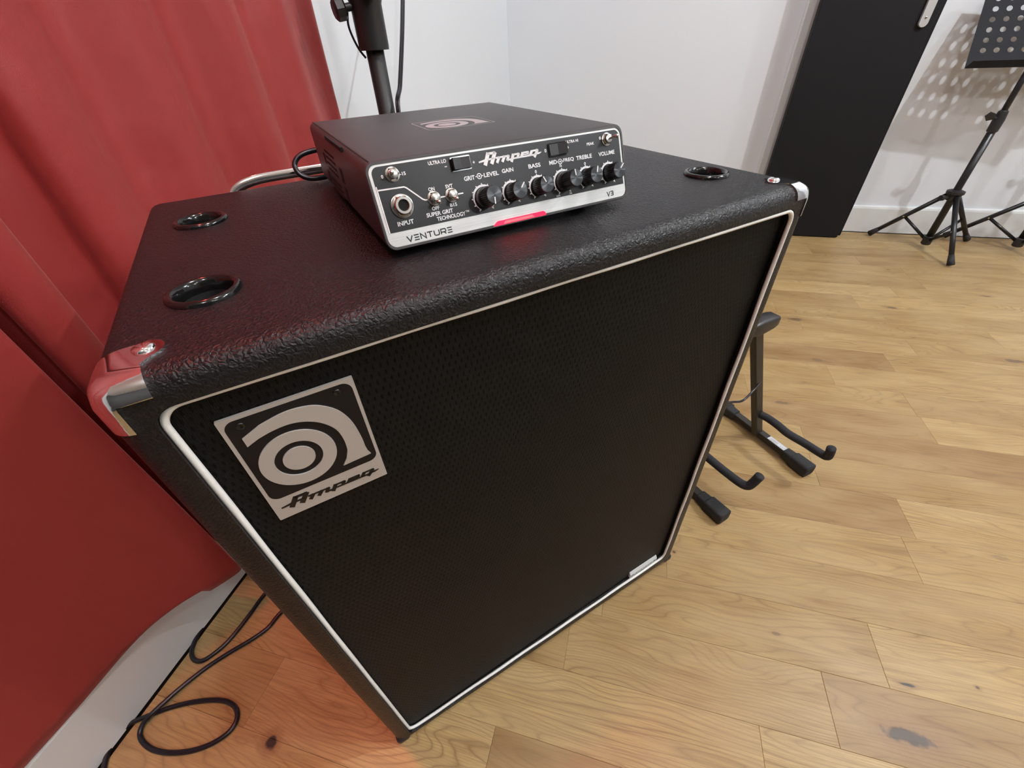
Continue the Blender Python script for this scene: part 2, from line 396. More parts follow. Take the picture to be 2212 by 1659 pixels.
# ------------------------------------------------------------------ the room
UL, VB, UR, VF, HC = -.485, 2.605, 4.6, -3.2, 2.66       # left wall, back wall, right wall, front wall, ceiling
def slabobj(name, x0, x1, y0, y1, z0, z1, mtl):
    bm = bmesh.new(); box(bm, x0, x1, y0, y1, z0, z1)
    o = done(name, bm, mtl); o['kind'] = 'structure'; return o
slabobj('ceiling', UL - .1, UR + .1, VF - .1, VB + .1, HC, HC + .1, 'ceil')
slabobj('wall_left', UL - .1, UL, VF, VB, -.03, HC, 'wall')
slabobj('wall_back', UL - .1, UR + .1, VB, VB + .1, -.03, HC, 'wall')
slabobj('wall_right', UR, UR + .1, VF, VB, -.03, HC, 'greywall')
slabobj('wall_front', UL - .1, UR + .1, VF - .1, VF, -.03, HC, 'darkwall')
def skirting(name, length, loc, rot):
    bm = bmesh.new()
    prof = [(0, .003), (.015, .003), (.015, .122), (.012, .131), (.006, .135), (0, .135)]
    A = [bm.verts.new((0, -d, z)) for d, z in prof]; B = [bm.verts.new((length, -d, z)) for d, z in prof]
    for k in range(len(prof)): bm.faces.new((A[k], A[(k + 1) % 6], B[(k + 1) % 6], B[k]))
    bm.faces.new(A[::-1]); bm.faces.new(B)
    o = done(name, bm, 'skirt', loc=loc, rot=rot); o['kind'] = 'structure'; return o
skirting('baseboard_left', VB - VF, (UL, VF, 0), (0, 0, PI / 2))
bl = skirting('baseboard_back', UR - 1.33, (1.33, VB, 0), (0, 0, 0))
skirting('baseboard_back', .86 - UL, (UL, VB, 0), (0, 0, 0))
# door casing and the black door leaf standing proud of the wall
bm = rbox(.862, .917, 2.575, VB, .0, 2.2, .004, 2)
o = done('trim_1', bm, 'skirt'); o['kind'] = 'structure'
bm = rbox(.889, 1.317, 2.48, 2.52, .004, 2.12, .002, 1)
dr = done('door_1', bm, 'door'); dr['kind'] = 'structure'
bm = rbox(.93, 1.345, 2.52, VB, .001, 2.14, .002, 1)
done('door_frame', bm, 'door', dr)
bm = bmesh.new()
hp = rrect(1.262, 1.292, .856, 1.30, .0149, 8)
slab(bm, hp, 2.4805, 2.468, lambda a, b, h: Vector((a, h, b)))
hd = done('door_handle', bm, 'handle', dr, auto=30)
bm = bmesh.new(); lathe(bm, [(.0042, 0), (.0042, .0012), (.0022, .0016)], 12, Matrix.Translation((1.277, 2.468, .885)) @ Matrix.Rotation(PI / 2, 4, 'X'), cap1=True)
done('screw', bm, 'nickel', hd)

# floor: dark underlay slab and one object per oak plank
fl = slabobj('floor', UL - .1, UR + .1, VF, VB, -.06, -.012, 'under')
P_ROW, V0 = .1089, .1736
joints = {0: [.683], 5: [.793], 4: [.9535], 8: [1.125], 7: [1.13], -1: [.565], 10: [1.15], 9: [.9465], 15: [1.36], 13: [.865], 16: [1.495], 2: [.4235], -2: [-.276]}
def plank_mesh(L, W_):
    bm = bmesh.new(); g_, c, e = .00012, .00055, .0004
    ring = lambda i, z: [bm.verts.new(p) for p in ((i, i, z), (L - i, i, z), (L - i, W_ - i, z), (i, W_ - i, z))]
    a, b_, t = ring(g_, -.0118), ring(g_, -e), ring(g_ + c, 0)
    for A, B in ((a, b_), (b_, t)):
        for k in range(4): bm.faces.new((A[k], A[(k + 1) % 4], B[(k + 1) % 4], B[k]))
    bm.faces.new(t); bmesh.ops.recalc_face_normals(bm, faces=bm.faces)
    me = bpy.data.meshes.new('plank'); bm.to_mesh(me); bm.free(); me.materials.append(M['oak']); return me
rnd = random.Random(11)
far_bm = bmesh.new()
v_min, v_max = VF + .01, VB - .0195
k0 = math.floor((v_min - V0) / P_ROW); k1 = math.floor((v_max - V0) / P_ROW)
for k in range(k0, k1 + 1):
    ya = max(V0 + P_ROW * k, v_min); yb = min(V0 + P_ROW * (k + 1), v_max)
    x_lo, x_hi = UL + .0195, UR - .01
    cuts = sorted(joints.get(k, [x_lo + rnd.uniform(.25, 1.1)]))
    xs = list(cuts)
    x = cuts[0]
    while True:
        x -= rnd.choice([.46, .62, .74, .9, 1.05]) + rnd.uniform(-.05, .05)
        if x <= x_lo + .12: break
        xs.append(x)
    x = cuts[-1]
    while True:
        x += rnd.choice([.46, .62, .74, .9, 1.05]) + rnd.uniform(-.05, .05)
        if x >= x_hi - .12: break
        xs.append(x)
    xs = [x_lo] + sorted(xs) + [x_hi]
    for a, b_ in zip(xs, xs[1:]):
        if yb < -.75 or a > 2.6 + yb * .35 or (yb < -.3 and a > 2.0):       # boards behind the camera or far to the side: one joined part
            box(far_bm, a + .0004, b_ - .0004, ya + .0004, yb - .0004, -.0118, 0)
            continue
        pl = link('plank', plank_mesh(b_ - a, yb - ya), None, fl, (a, ya, 0))
o = done('outer_planks', far_bm, 'oak', fl); o['kind'] = 'stuff'

# ------------------------------------------------------------------ curtain
def make_curtain():
    pts = [(-1.6 + .055 * i, -.437 + .024 * (1 if i % 4 == 0 else -1 if i % 4 == 2 else 0)) for i in range(22)]
    pts += [(-.36, -.420), (-.27, -.445), (-.17, -.464), (-.07, -.464), (0, -.455), (.05, -.433), (.09, -.405), (.118, -.388), (.136, -.381), (.141, -.390),
            (.134, -.415), (.128, -.445), (.136, -.470), (.160, -.473), (.185, -.473), (.196, -.465), (.190, -.448), (.176, -.430), (.173, -.418), (.184, -.406), (.205, -.402), (.222, -.408), (.228, -.425),
            (.226, -.450), (.236, -.470), (.262, -.474), (.288, -.472), (.302, -.462), (.306, -.446), (.318, -.428), (.345, -.424), (.375, -.440), (.405, -.460), (.43, -.462), (.455, -.444),
            (.485, -.426), (.52, -.434), (.555, -.458), (.585, -.462), (.615, -.444), (.65, -.426), (.69, -.434), (.725, -.458), (.755, -.456), (.79, -.434),
            (.83, -.426), (.87, -.440), (.905, -.447), (.930, -.441), (.943, -.449), (.946, -.461), (.938, -.470), (.915, -.473)]
    pts = [(a, b if a < .315 or a > .90 or i > len(pts) - 6 else -.444 + (b + .444) * .8) for i, (a, b) in enumerate(pts)]
    path = spline([(a, b, 0) for a, b in pts], 5)
    zs = [.140 + (2.55 - .140) * (i / 46) ** 1.35 for i in range(47)]
    bm = bmesh.new(); cols = []
    for j, p in enumerate(path):
        col = []
        for z in zs:
            t = (z - .14) / 2.4
            uu = -.448 + (p.y + .448) * (1 - .15 * t)
            vv = p.x + .010 * math.sin(3.1 * z + p.x * 9) * (1 if p.x < .88 else max(0, (.94 - p.x) / .06)) 
            uu += .004 * math.sin(5 * z + 14 * p.x)
            dz = 0
            if z < .1401: dz = .006 * math.sin(p.x * 21 + .6) - (.012 if .09 < p.x < .15 else 0) + .006 * math.sin(p.x * 9)
            col.append(bm.verts.new((max(uu, -.476), vv, z + dz)))
        cols.append(col)
    for A, B in zip(cols, cols[1:]):
        for k in range(len(A) - 1): bm.faces.new((A[k], B[k], B[k + 1], A[k + 1]))
    o = done('curtain', bm, 'red', smooth=True)
    s = o.modifiers.new('thick', 'SOLIDIFY'); s.thickness = .0016; s.offset = 0
    o['label'] = 'red satin curtain in deep folds hanging along the left wall'; o['category'] = 'curtain'
    return o
curtain = make_curtain()

# ------------------------------------------------------------------ speaker cabinet (own frame: x along the front, y into the depth)
W, D, H = .61, .3952, .7548
cab = thing('speaker_cabinet', 'large black textured bass speaker cabinet with white piping and silver badge', 'speaker', (0, 0, .010), PI / 4)
bm = rbox(0, W, 0, D, 0, H, .0145, 5)
body = done('body', bm, 'tolex', cab)
def tmp(bm, rot=None):
    o = done('cut', bm, None); o.parent = cab; return o
QUAD = [(.0222, .0170), (.5835, .0310), (.5895, .7350), (.0207, .7338)]        # outline of the grille opening: bl br tr tl
PY = .0052
def opening(inset, r=.013, n=8):
    ctr = Vector((sum(p[0] for p in QUAD) / 4, sum(p[1] for p in QUAD) / 4)); out = []
    P = [Vector(p) for p in QUAD]; P = [p + Vector((math.copysign(inset, ctr.x - p.x), math.copysign(inset, ctr.y - p.y))) for p in P]
    for i in range(4):
        p, a, b_ = P[i], (P[i - 1] - P[i]).normalized(), (P[(i + 1) % 4] - P[i]).normalized()
        c_ = p + (a + b_) * r; A, B = -b_, -a
        for k in range(n + 1):
            t = .5 * PI * k / n; v = A * math.cos(t) * r + B * math.sin(t) * r; out.append(tuple(c_ + v))
    return out
cut = []
bm = bmesh.new(); slab(bm, opening(-.0004), -.02, .0115, lambda a, b, h: Vector((a, h, b))); cut.append(tmp(bm))
CUPS = [(.0585, .0935), (.0560, .2760), (W - .0570, .0915), (W - .0570, .2760)]
for cx, cy in CUPS:
    bm = bmesh.new(); lathe(bm, [(.0182, H - .02), (.0182, H + .02)], 32, Matrix.Translation((cx, cy, 0)), True, True); cut.append(tmp(bm))
boolean(body, cut); smooth_by_angle(body, 32)
bm = bmesh.new(); slab(bm, opening(.0008), .0114, .0085, lambda a, b, h: Vector((a, h, b)))
gr = done('grille_cloth', bm, 'grille', cab)
# white piping, a bead running all round the grille with a slight waviness
pr = opening(.0024)
fine = []
for i, (a, b_) in enumerate(pr):
    c_, d_ = pr[(i + 1) % len(pr)]; L = math.hypot(c_ - a, d_ - b_); n_ = max(1, int(L / .02))
    for k in range(n_):
        t = k / n_; fine.append((a + (c_ - a) * t, PY - .0034 * (a + (c_ - a) * t) / W + .0003 * math.sin((a + (c_ - a) * t) * 55 + (b_ + (d_ - b_) * t) * 40), b_ + (d_ - b_) * t))
bm = bmesh.new(); N = len(fine); rings = []
for i in range(N):
    p = Vector(fine[i]); d = (Vector(fine[(i + 1) % N]) - Vector(fine[i - 1])).normalized(); y_ = Vector((0, 1, 0)); x_ = d.cross(y_).normalized()
    rr = .00235 + .00012 * math.sin(i * .9)
    rings.append([bm.verts.new(p + x_ * math.cos(2 * PI * k / 10) * rr + y_ * math.sin(2 * PI * k / 10) * rr) for k in range(10)])
for i in range(N):
    A, B = rings[i], rings[(i + 1) % N]
    for k in range(10): bm.faces.new((A[k], A[(k + 1) % 10], B[(k + 1) % 10], B[k]))
done('piping', bm, 'piping', cab, smooth=True)
# recessed stacking cups
for cx, cy in CUPS:
    bm = bmesh.new()
    lathe(bm, [(.0240, 0), (.0238, .0018), (.0225, .0034), (.0208, .0038), (.0192, .0030), (.0180, .0008), (.0172, -.003), (.0168, -.006)], 48, Matrix.Translation((cx, cy, H)))
    c_ = done('stacking_cup', bm, 'gloss', cab, smooth=True)
    bm = bmesh.new(); lathe(bm, [(.0168, -.006), (.0164, -.0172), (.0001, -.0172)], 32, Matrix.Translation((cx, cy, H)))
    done('cup_well', bm, 'hole', c_)
# chrome corner protectors on the two front top corners
def corner(sx):
    X = (lambda x: x) if sx > 0 else (lambda x: W - x)
    def bxx(x0, x1, y0, y1, z0, z1, r=.0):
        a, b_ = sorted((X(x0), X(x1))); bm = rbox(a, b_, y0, y1, z0, z1, r, 3); return bm
    e = .0013
    bm = rbox(-e, W + e, -e, D + e, -e, H + e, .0145 + e, 8)
    shell = done('corner_protector', bm, 'chrome', cab)
    u_ = tmp(bxx(-.01, .0285, -.01, .0125, H - .0125, H + .01))
    adds = [tmp(bxx(-.01, .0118, -.0102, .0125, H - .031, H + .0102)), tmp(bxx(-.0101, .0118, -.0099, .034, H - .0118, H + .0099))]
    bm = bmesh.new()
    tp = [(-.01, .012), (.0275, .0125), (.0320, .0185)] + [(.0290 + .0098 * math.cos(a), .0290 + .0098 * math.sin(a)) for a in [-.75 + k * .26 for k in range(12)]] + [(.016, .0365), (.008, .0335), (-.01, .031)]
    slab(bm, [(X(a), b_) for a, b_ in tp], H - .009, H + .0101, lambda a, b_, h: Vector((a, b_, h)))
    adds.append(tmp(bm))
    boolean(u_, adds, 'UNION')
    boolean(shell, [u_], 'INTERSECT')
    smooth_by_angle(shell, 28)
    bm = bmesh.new(); mx = Matrix.Translation((X(.0285), .0300, H + e))
    lathe(bm, [(.0058, 0), (.0054, .0012), (.0038, .0022), (.0012, .0026), (.0001, .0026)], 24, mx)
    s_ = done('screw', bm, 'chrome', shell, smooth=True)
    bm = bmesh.new()
    for a in (.5, .5 + PI / 2): box(bm, -.0030, .0030, -.0006, .0006, .0014, .00275, mx @ Matrix.Rotation(a, 4, 'Z'))
    return shell
c1 = corner(1); c2 = corner(-1)
for sh, X in ((c1, lambda x: x), (c2, lambda x: W - x)):
    pass
# black corner caps and feet at the bottom
for x in (0, W):
    for y in (0, D):
        sx = 1 if x == 0 else -1; sy = 1 if y == 0 else -1
        a, b_ = sorted((x - sx * .0006, x + sx * .022)); c_, d_ = sorted((y - sy * .0006, y + sy * .022))
        bm = rbox(a, b_, c_, d_, -.0006, .016, .006, 3)
        done('corner_cap', bm, 'blackplastic', cab, smooth=False)
        bm = bmesh.new(); lathe(bm, [(.019, -.010), (.021, -.001), (.021, .002)], 20, Matrix.Translation((x + sx * .06, y + sy * .06, 0)), True, True)
        done('rubber_foot', bm, 'rubber', cab)
# chrome tilt handle along the rear top edge
bm = bmesh.new()
hp = spline([(.082, .404, H - .035), (.084, .408, H - .018), (.092, .411, H - .005), (.112, .412, H + .002), (.15, .412, H + .004), (.30, .412, H + .004), (.46, .412, H + .004), (.498, .412, H + .002), (.518, .411, H - .004), (.526, .408, H - .018), (.528, .404, H - .035)], 5)
tube(bm, hp, 0, section=[(.0022, -.0050), (.0022, .0050), (.0012, .0058), (-.0012, .0058), (-.0022, .0050), (-.0022, -.0050), (-.0012, -.0058), (.0012, -.0058)])
hnd = done('tilt_handle', bm, 'chrome', cab, smooth=True); hnd['label'] = 'chrome tilt handle on rear edge'
for x in (.082, .528):
    bm = rbox(x - .016, x + .016, D - .001, D + .014, H - .075, H - .030, .003, 2)
    done('bracket', bm, 'chrome', hnd)
# badge: 81.5 x 100 mm plate
bx, bz = .0426, .6066
fb = lambda a, b_, h: Vector((bx + a * 1.02 / 1000, .0082 - h / 1000, bz + b_ * 1.03 / 1000))
bm = bmesh.new(); slab(bm, rrect(0, 81.5, 0, 100, .6, 2), 0, 2.2, fb)
bd = done('badge', bm, 'badge', cab); bd['label'] = 'silver square badge plate with black logo field'
bm = bmesh.new(); slab(bm, rrect(2.4, 79.2, 21.4, 97.4, 6.5, 8), 2.0, 2.3, fb); done('badge_field', bm, 'badgeblack', bd)
bm = bmesh.new(); slab(bm, logo_polys(), 2.2, 3.3, fb); ring_poly(bm, 31.2, 51.2, 15.2, 24.3, 2.2, 3.3, fb); disc_poly(bm, 31.2, 51.2, 10.2, 2.2, 3.3, fb)
done('badge_emblem', bm, 'badge', bd)
bm = bmesh.new(); script(bm, 4.8, 8.6, 72, 2.2, 2.5, fb, .76, -.028); done('badge_wordmark', bm, 'darkink', bd)
for a, b_ in ((69.4, 92.2), (11.2, 92.2)):
    bm = bmesh.new(); lathe(bm, [(2.6e-3, 0), (2.4e-3, .0008), (1.2e-3, .0009), (.9e-3, .0003), (1e-5, .0003)], 20, Matrix.Translation(fb(a, b_, 2.3)) @ Matrix.Rotation(PI / 2, 4, 'X'))
    done('badge_screw', bm, 'gloss', bd, smooth=True)
# small name plate near the lower right corner of the grille
fp = lambda a, b_, h: Vector((.4905 + a / 1000, .0082 - h / 1000, .0345 + b_ / 1000))
bm = bmesh.new()
prof = [(0, 0), (0, 4.0), (10.5, 4.6), (16.5, 1.2), (16.5, 0)]
A = [bm.verts.new(fp(0, b_, h)) for b_, h in prof]; B = [bm.verts.new(fp(71, b_, h)) for b_, h in prof]
for k in range(5): bm.faces.new((A[k], A[(k + 1) % 5], B[(k + 1) % 5], B[k]))
bm.faces.new(A[::-1]); bm.faces.new(B)
npz = done('name_plate', bm, 'sticker', cab); npz['label'] = 'small silver name plate at lower right of grille'
ff = lambda a, b_, h: fp(a, b_, 4.0 + .6 * b_ / 10.5 + h)
bm = bmesh.new()
slab(bm, [(2.4, 3.0), (9.5, 5.4), (10.5, 8.8), (3, 8.8)], 0, .15, ff); slab(bm, [(68.2, 3.0), (60.5, 5.4), (62.5, 8.8), (68.2, 8.8)], 0, .15, ff)
for k in range(7): slab(bm, [(14 + k * 6.4, 5.2), (17.4 + k * 6.4, 5.2 + (k % 2)), (18.6 + k * 6.4, 8.4), (15.2 + k * 6.4, 8.4 - (k % 3) * .5)], 0, .15, ff)
NAMEPLATE_PRINT = done('name_plate_print', bm, 'darkink', npz)

# ------------------------------------------------------------------ amplifier head on top
AW, AD, AH, AT = .2313, .250, .0577, .0211
amp = thing('bass_amplifier', 'small dark grey bass amplifier head with silver-edged control panel on speaker cabinet', 'amplifier', (.0658, .1940, .7708), PI / 4 - .0215)
HS = math.hypot(AH, AT)
ez = Vector((0, AT / HS, AH / HS)); en = Vector((0, -AH / HS, AT / HS))     # up the slanted face, out of it
def fa(a, b_, h):                                                         # panel millimetres -> point
    return Vector((a / 1000, -AT, 0)) + ez * (b_ / 1000) + en * (h / 1000)
bm = bmesh.new()
outer = rrect(0, AW, 0, AH, .0075, 7)
def ring(pts, fy): return [bm.verts.new((a, fy(b_), b_)) for a, b_ in pts]
yf = lambda z: -AT * (1 - z / AH)
inner = rrect(.0022, AW - .0022, .0022, AH - .0022, .0062, 7)
R = [ring(outer, lambda z: AD), ring(outer, lambda z: yf(z) + .0008), ring(rrect(.0006, AW - .0006, .0006, AH - .0006, .0071, 7), yf), ring(inner, yf), ring(inner, lambda z: yf(z) + .003)]
for A, B in zip(R, R[1:]):
    for k in range(len(A)): bm.faces.new((A[k], A[(k + 1) % len(A)], B[(k + 1) % len(A)], B[k]))
bm.faces.new(R[0]); bm.faces.new(R[-1][::-1])
ch = done('chassis', bm, 'powder', amp, auto=35)
# ventilation slots on the left side and one in the top bend
vents = [(.074, .150, .0535, .0570)]
vents += [(.131, .181, z, z + .0022) for z in (.0395, .0340, .0285, .0230, .0140, .0090, .0040)]
vents += [(.101, .112, .0235, .0360), (.101, .112, .0060, .0195), (.187, .197, .0265, .0365), (.189, .200, .0090, .0190)]
for y0, y1, z0, z1 in vents:
    bm = bmesh.new(); box(bm, -.00025, .0015, y0, y1, z0, z1)
    done('vent_slot', bm, 'hole', ch)
bm = bmesh.new(); box(bm, .0042, .0047, -.0005, AD, AH - .00005, AH + .00025); done('seam', bm, 'hole', ch)
for x in (.03, AW - .03):
    for y in (.02, AD - .03):
        bm = bmesh.new(); lathe(bm, [(.008, -.0060), (.009, .001)], 18, Matrix.Translation((x, y, 0)), True, True); done('rubber_foot', bm, 'rubber', amp)
bm = bmesh.new(); slab(bm, rrect(2.3, AW * 1000 - 2.3, 2.0, HS * 1000 - 2.0, 6.2, 8), -3, -.6, fa)
face = done('face_plate', bm, 'brushed', amp); face['label'] = 'brushed silver face plate'
bm = bmesh.new(); slab(bm, rrect(4.4, AW * 1000 - 4.4, 12.8, HS * 1000 - 3.9, (0.01, .01, 5, 5), 7), -.7, -.35, fa)
pan = done('control_panel', bm, 'panel', amp); pan['label'] = 'black control panel with white lettering'
# white printed graphics
bm = bmesh.new(); z0 = -.30
T = lambda s, x0, x1, y0, y1: text(bm, s, x0, x1, y0, y1, z0, fa)
Rb = lambda pts, wd: ribbon(bm, pts, wd, -.36, z0, fa)
T('INPUT', 12.4, 25.0, 16.4, 19.6); T('0', 10.5, 12.0, 49.6, 52.0); T('-15', 24.3, 28.6, 49.5, 51.9)
T('ON', 42.3, 47.2, 35.9, 38.6); T('OFF', 41.3, 47.3, 22.4, 25.1); T('SVT', 56.0, 62.0, 35.8, 38.4); T('B15', 56.2, 62.0, 22.4, 25.0)
T('SUPER GRIT', 35.8, 57.6, 18.4, 21.4); T('TECHNOLOGY', 43.2, 67.2, 14.4, 17.4); T('TM', 67.6, 70.6, 16.4, 17.8)
T('ULTRA LO', 47, 61.4, 53.2, 55.8); T('-', 59.2, 61.2, 50.2, 50.9); T('+', 82.6, 84.4, 49.4, 51.4)
T('GRIT', 72.4, 81.6, 38.4, 41.6); T('LEVEL', 89.6, 102.8, 38.6, 41.7); T('GAIN', 105.8, 116.4, 39.2, 42.2)
T('BASS', 130.6, 142.3, 39.0, 42.2); T('MID', 151.0, 158.6, 38.9, 42.1); T('FREQ', 165.2, 176.0, 38.7, 42.0)
T('TREBLE', 178.6, 195.2, 38.8, 42.0); T('VOLUME', 202.6, 220.4, 38.6, 41.9)
T('ULTRA HI', 170.2, 183, 52.8, 55.0); T('+', 170.8, 172.6, 48.8, 50.8); T('0', 148.3, 150.1, 48.8, 51.4); T('PEAK', 191.4, 199.3, 48.6, 50.8)
T('0', 205.2, 207.2, 51.6, 54.0); T('4', 217.2, 219.2, 52.2, 54.6)
T('0', 135.9, 137.6, 34.8, 37.2); T('1k', 160.6, 163.2, 36.0, 38.0); T('0', 186.0, 187.8, 34.0, 36.4); T('250', 152.8, 157.0, 13.4, 14.9); T('3k', 166.5, 169.6, 13.4, 14.9)
for cx in (85.6, 161.9):                                   # target symbols between the paired names
    ring_poly(bm, cx, 40.2, 1.55, 2.15, -.36, z0, fa, 24); ring_poly(bm, cx, 40.2, .01, .75, -.36, z0, fa, 12)
    Rb([(cx - 3.4, 40.2), (cx - 2.0, 40.2)], .5); Rb([(cx + 2.0, 40.2), (cx + 3.6, 40.2)], .5)
Rb([(4.4, 42.5), (24.6, 42.0), (26.2, 41.2), (36.2, 31.6), (38.0, 30.7), (40.8, 30.6)], .95)
Rb([(48.8, 30.6), (55.4, 30.6)], .95); Rb([(63.2, 30.5), (69.2, 30.5)], .95)
Rb([(4.9, 12.9), (4.9, 45)], .9)
KN = [(86.0, 24.0, 1), (111.6, 24.0, 0), (136.9, 24.2, 0), (162.2, 24.2, 1), (187.0, 24.0, 0), (211.8, 24.0, 0)]
for cx, cy, big in KN:                                     # toothed scale arcs
    r_ = 9.2 if big else 8.3
    arc = [(cx + r_ * math.cos(a), cy + r_ * math.sin(a)) for a in [math.radians(235 - k * 290 / 40) for k in range(41)]]
    Rb(arc, [.3 + 1.3 * min(1, k / 10) * (1 if k < 26 else .5) for k in range(41)])
    for k in range(11):
        a = math.radians(235 - k * 29)
        Rb([(cx + (r_ - .2) * math.cos(a), cy + (r_ - .2) * math.sin(a)), (cx + (r_ + 1.9) * math.cos(a), cy + (r_ + 1.9) * math.sin(a))], [2.0, .3])
done('panel_print', bm, 'ink', pan)
bm = bmesh.new(); script(bm, 87.3, 46.9, 57.5, -.36, .1, fa, .86, .0); done('panel_wordmark', bm, 'ink', pan)
# wide letters on the silver strip: strokes in a 10-high box
STK = dict(V=([[(0, 10), (6, 0), (12, 10)]], 12), E=([[(0, 9.4), (11, 9.4)], [(1, 5), (11, 5)], [(0, .6), (11, .6)]], 11), N=([[(.6, 0), (.6, 10), (11.4, 0), (11.4, 10)]], 12),
           T=([[(0, 9.4), (12, 9.4)], [(6, 9.4), (6, 0)]], 12), U=([[(.6, 10), (.6, 2.4), (2.4, .6), (9.6, .6), (11.4, 2.4), (11.4, 10)]], 12),
           R=([[(.6, 0), (.6, 9.4), (10, 9.4), (11.4, 8), (11.4, 5), (10, 3.8), (1, 3.8)], [(7, 3.8), (11.4, 0)]], 12), **{'3': ([[(0, 9.4), (10, 9.4), (10.6, 8), (10.6, 2), (10, .6), (0, .6)], [(2, 5), (10, 5)]], 11)})
def wide(bm, s, x0, x1, y0, y1, wd):
    tot = sum(STK[c][1] for c in s) + 3.2 * (len(s) - 1); kx = (x1 - x0) / tot; ky = (y1 - y0) / 10; x = 0
    for c in s:
        for st in STK[c][0]: ribbon(bm, [(x0 + (x + a) * kx, y0 + b_ * ky) for a, b_ in st], wd, -.62, -.5, fa)
        x += STK[c][1] + 3.2
bm = bmesh.new(); wide(bm, 'VENTURE', 16.4, 53.2, 4.5, 8.5, .85); done('strip_lettering', bm, 'darkink', face)
bm = bmesh.new(); wide(bm, 'V3', 207.2, 214.2, 4.9, 8.7, .8)
done('strip_lettering', bm, 'darkink', face)
# red light bar
bm = bmesh.new(); slab(bm, [(88.6, 1.5), (139.6, 1.5), (139.2, 3.8), (137.4, 4.9), (93.6, 4.9), (91.6, 4.0)], -.9, .1, fa)
led = done('light_bar', bm, 'led', amp); led['label'] = 'glowing red light bar'
bm = bmesh.new(); slab(bm, [(98, 2.0), (128, 2.0), (126, 4.0), (100, 4.0)], 0, .15, fa); done('light_core', bm, 'ledhot', led)
# knobs
def knob(cx, cy, ang, big):
    mx = Matrix.Translation(fa(cx, cy, -.35)) @ Matrix((Vector((1, 0, 0)), ez, en)).transposed().to_4x4()
    bm = bmesh.new(); n = 60
    if big: lathe(bm, [(.0078, 0), (.0078, .0062), (.0074, .0068), (.0055, .007)], 48, mx, True, True)
    else: lathe(bm, [(.0060, 0), (.0060, .002), (.0054, .0022)], 48, mx, True, True)
    root = done('knob', bm, 'knob', amp, auto=30)
    bm = bmesh.new(); L0, L1 = (.0068, .0198) if big else (.0020, .0146); r_ = .0068
    rings = []
    for r__, z in ((r_ + .0001, L0), (r_, L1 - .0006), (r_ - .0005, L1)):
        rings.append([bm.verts.new(mx @ Vector(((r__ - (.0004 if (k % 2 and z < L1) else 0)) * math.cos(2 * PI * k / n), (r__ - (.0004 if (k % 2 and z < L1) else 0)) * math.sin(2 * PI * k / n), z))) for k in range(n)])
    for A, B in zip(rings, rings[1:]):
        for k in range(n): bm.faces.new((A[k], A[(k + 1) % n], B[(k + 1) % n], B[k]))
    bm.faces.new(rings[0][::-1]); bm.faces.new(rings[-1])
    grip = done('knob_grip', bm, 'knob', root)
    bm = bmesh.new(); lathe(bm, [(.0060, L1), (.0060, L1 + .00015), (.00001, L1 + .00015)], 48, mx); done('knob_face', bm, 'knobface', grip)
    bm = bmesh.new(); box(bm, .0018, .0066, -.00045, .00045, L1 + .0001, L1 + .0004, mx @ Matrix.Rotation(ang, 4, 'Z')); done('pointer_line', bm, 'ink', grip)
for (cx, cy, big), ang in zip(KN, (-96, 48, 116, 95, 74, 45)): knob(cx, cy, math.radians(ang), big)
def hexnut(bm, r, h0, h1, mx):
    lathe(bm, [(r, h0), (r, h1 - .0004), (r * .9, h1)], 6, mx, True, False)
def toggle(cx, cy, tilt, side=0):
    mx = Matrix.Translation(fa(cx, cy, -.35)) @ Matrix((Vector((1, 0, 0)), ez, en)).transposed().to_4x4()
    bm = bmesh.new(); lathe(bm, [(.0052, 0), (.0052, .0008), (.0048, .0009)], 24, mx, True, True)
    hexnut(bm, .0047, .0008, .0028, mx); lathe(bm, [(.0034, .0020), (.0033, .0042), (.0022, .0045)], 20, mx, False, True)
    root = done('toggle_switch', bm, 'nickel', amp, auto=30)
    bm = bmesh.new(); m2 = mx @ Matrix.Rotation(tilt, 4, 'X') @ Matrix.Rotation(side, 4, 'Y')
    lathe(bm, [(.0009, .002), (.0010, .006), (.0016, .0105), (.0015, .0118), (.0008, .0124), (.00001, .0125)], 16, m2); done('switch_lever', bm, 'nickel', root, smooth=True)
toggle(18.8, 51.2, 0, -.25); toggle(44.8, 30.7, .35); toggle(59.2, 30.5, .35); toggle(212.8, 51.0, 0, .3)
mx = Matrix.Translation(fa(19.4, 29.6, -.35)) @ Matrix((Vector((1, 0, 0)), ez, en)).transposed().to_4x4()
bm = bmesh.new(); lathe(bm, [(.0084, 0), (.0084, .0010), (.0078, .0012)], 32, mx, True, True); hexnut(bm, .0078, .001, .0038, mx)
lathe(bm, [(.0066, .0034), (.0064, .0056), (.0058, .0064), (.0042, .0064), (.0038, .0060), (.0037, .0010)], 32, mx)
jk = done('input_jack', bm, 'nickel', amp, auto=30)
bm = bmesh.new(); lathe(bm, [(.0037, .0054), (.00001, .0054)], 24, mx); done('jack_hole', bm, 'hole', jk)
def rocker(x0, x1, y0, y1, flip):
    bm = bmesh.new(); slab(bm, rrect(x0 - 1, x1 + 1, y0 - 1, y1 + 1, .8, 3), -.4, .5, fa)
    root = done('rocker_switch', bm, 'gloss', amp)
    bm = bmesh.new(); xm = (x0 + x1) / 2; a, b_ = (1.2, 4.6) if flip else (4.4, 2.6)
    prof = [(x0, .3), (x0, a), (xm, 1.9), (x1, b_), (x1, .3)]
    A = [bm.verts.new(fa(x, y0, h)) for x, h in prof]; B = [bm.verts.new(fa(x, y1, h)) for x, h in prof]
    for k in range(5): bm.faces.new((A[k], A[(k + 1) % 5], B[(k + 1) % 5], B[k]))
    bm.faces.new(A[::-1]); bm.faces.new(B)
    done('rocker_button', bm, 'blackplastic', root)
rocker(65.2, 79.6, 47.0, 55.0, False); rocker(152.6, 168.2, 45.4, 53.8, True)
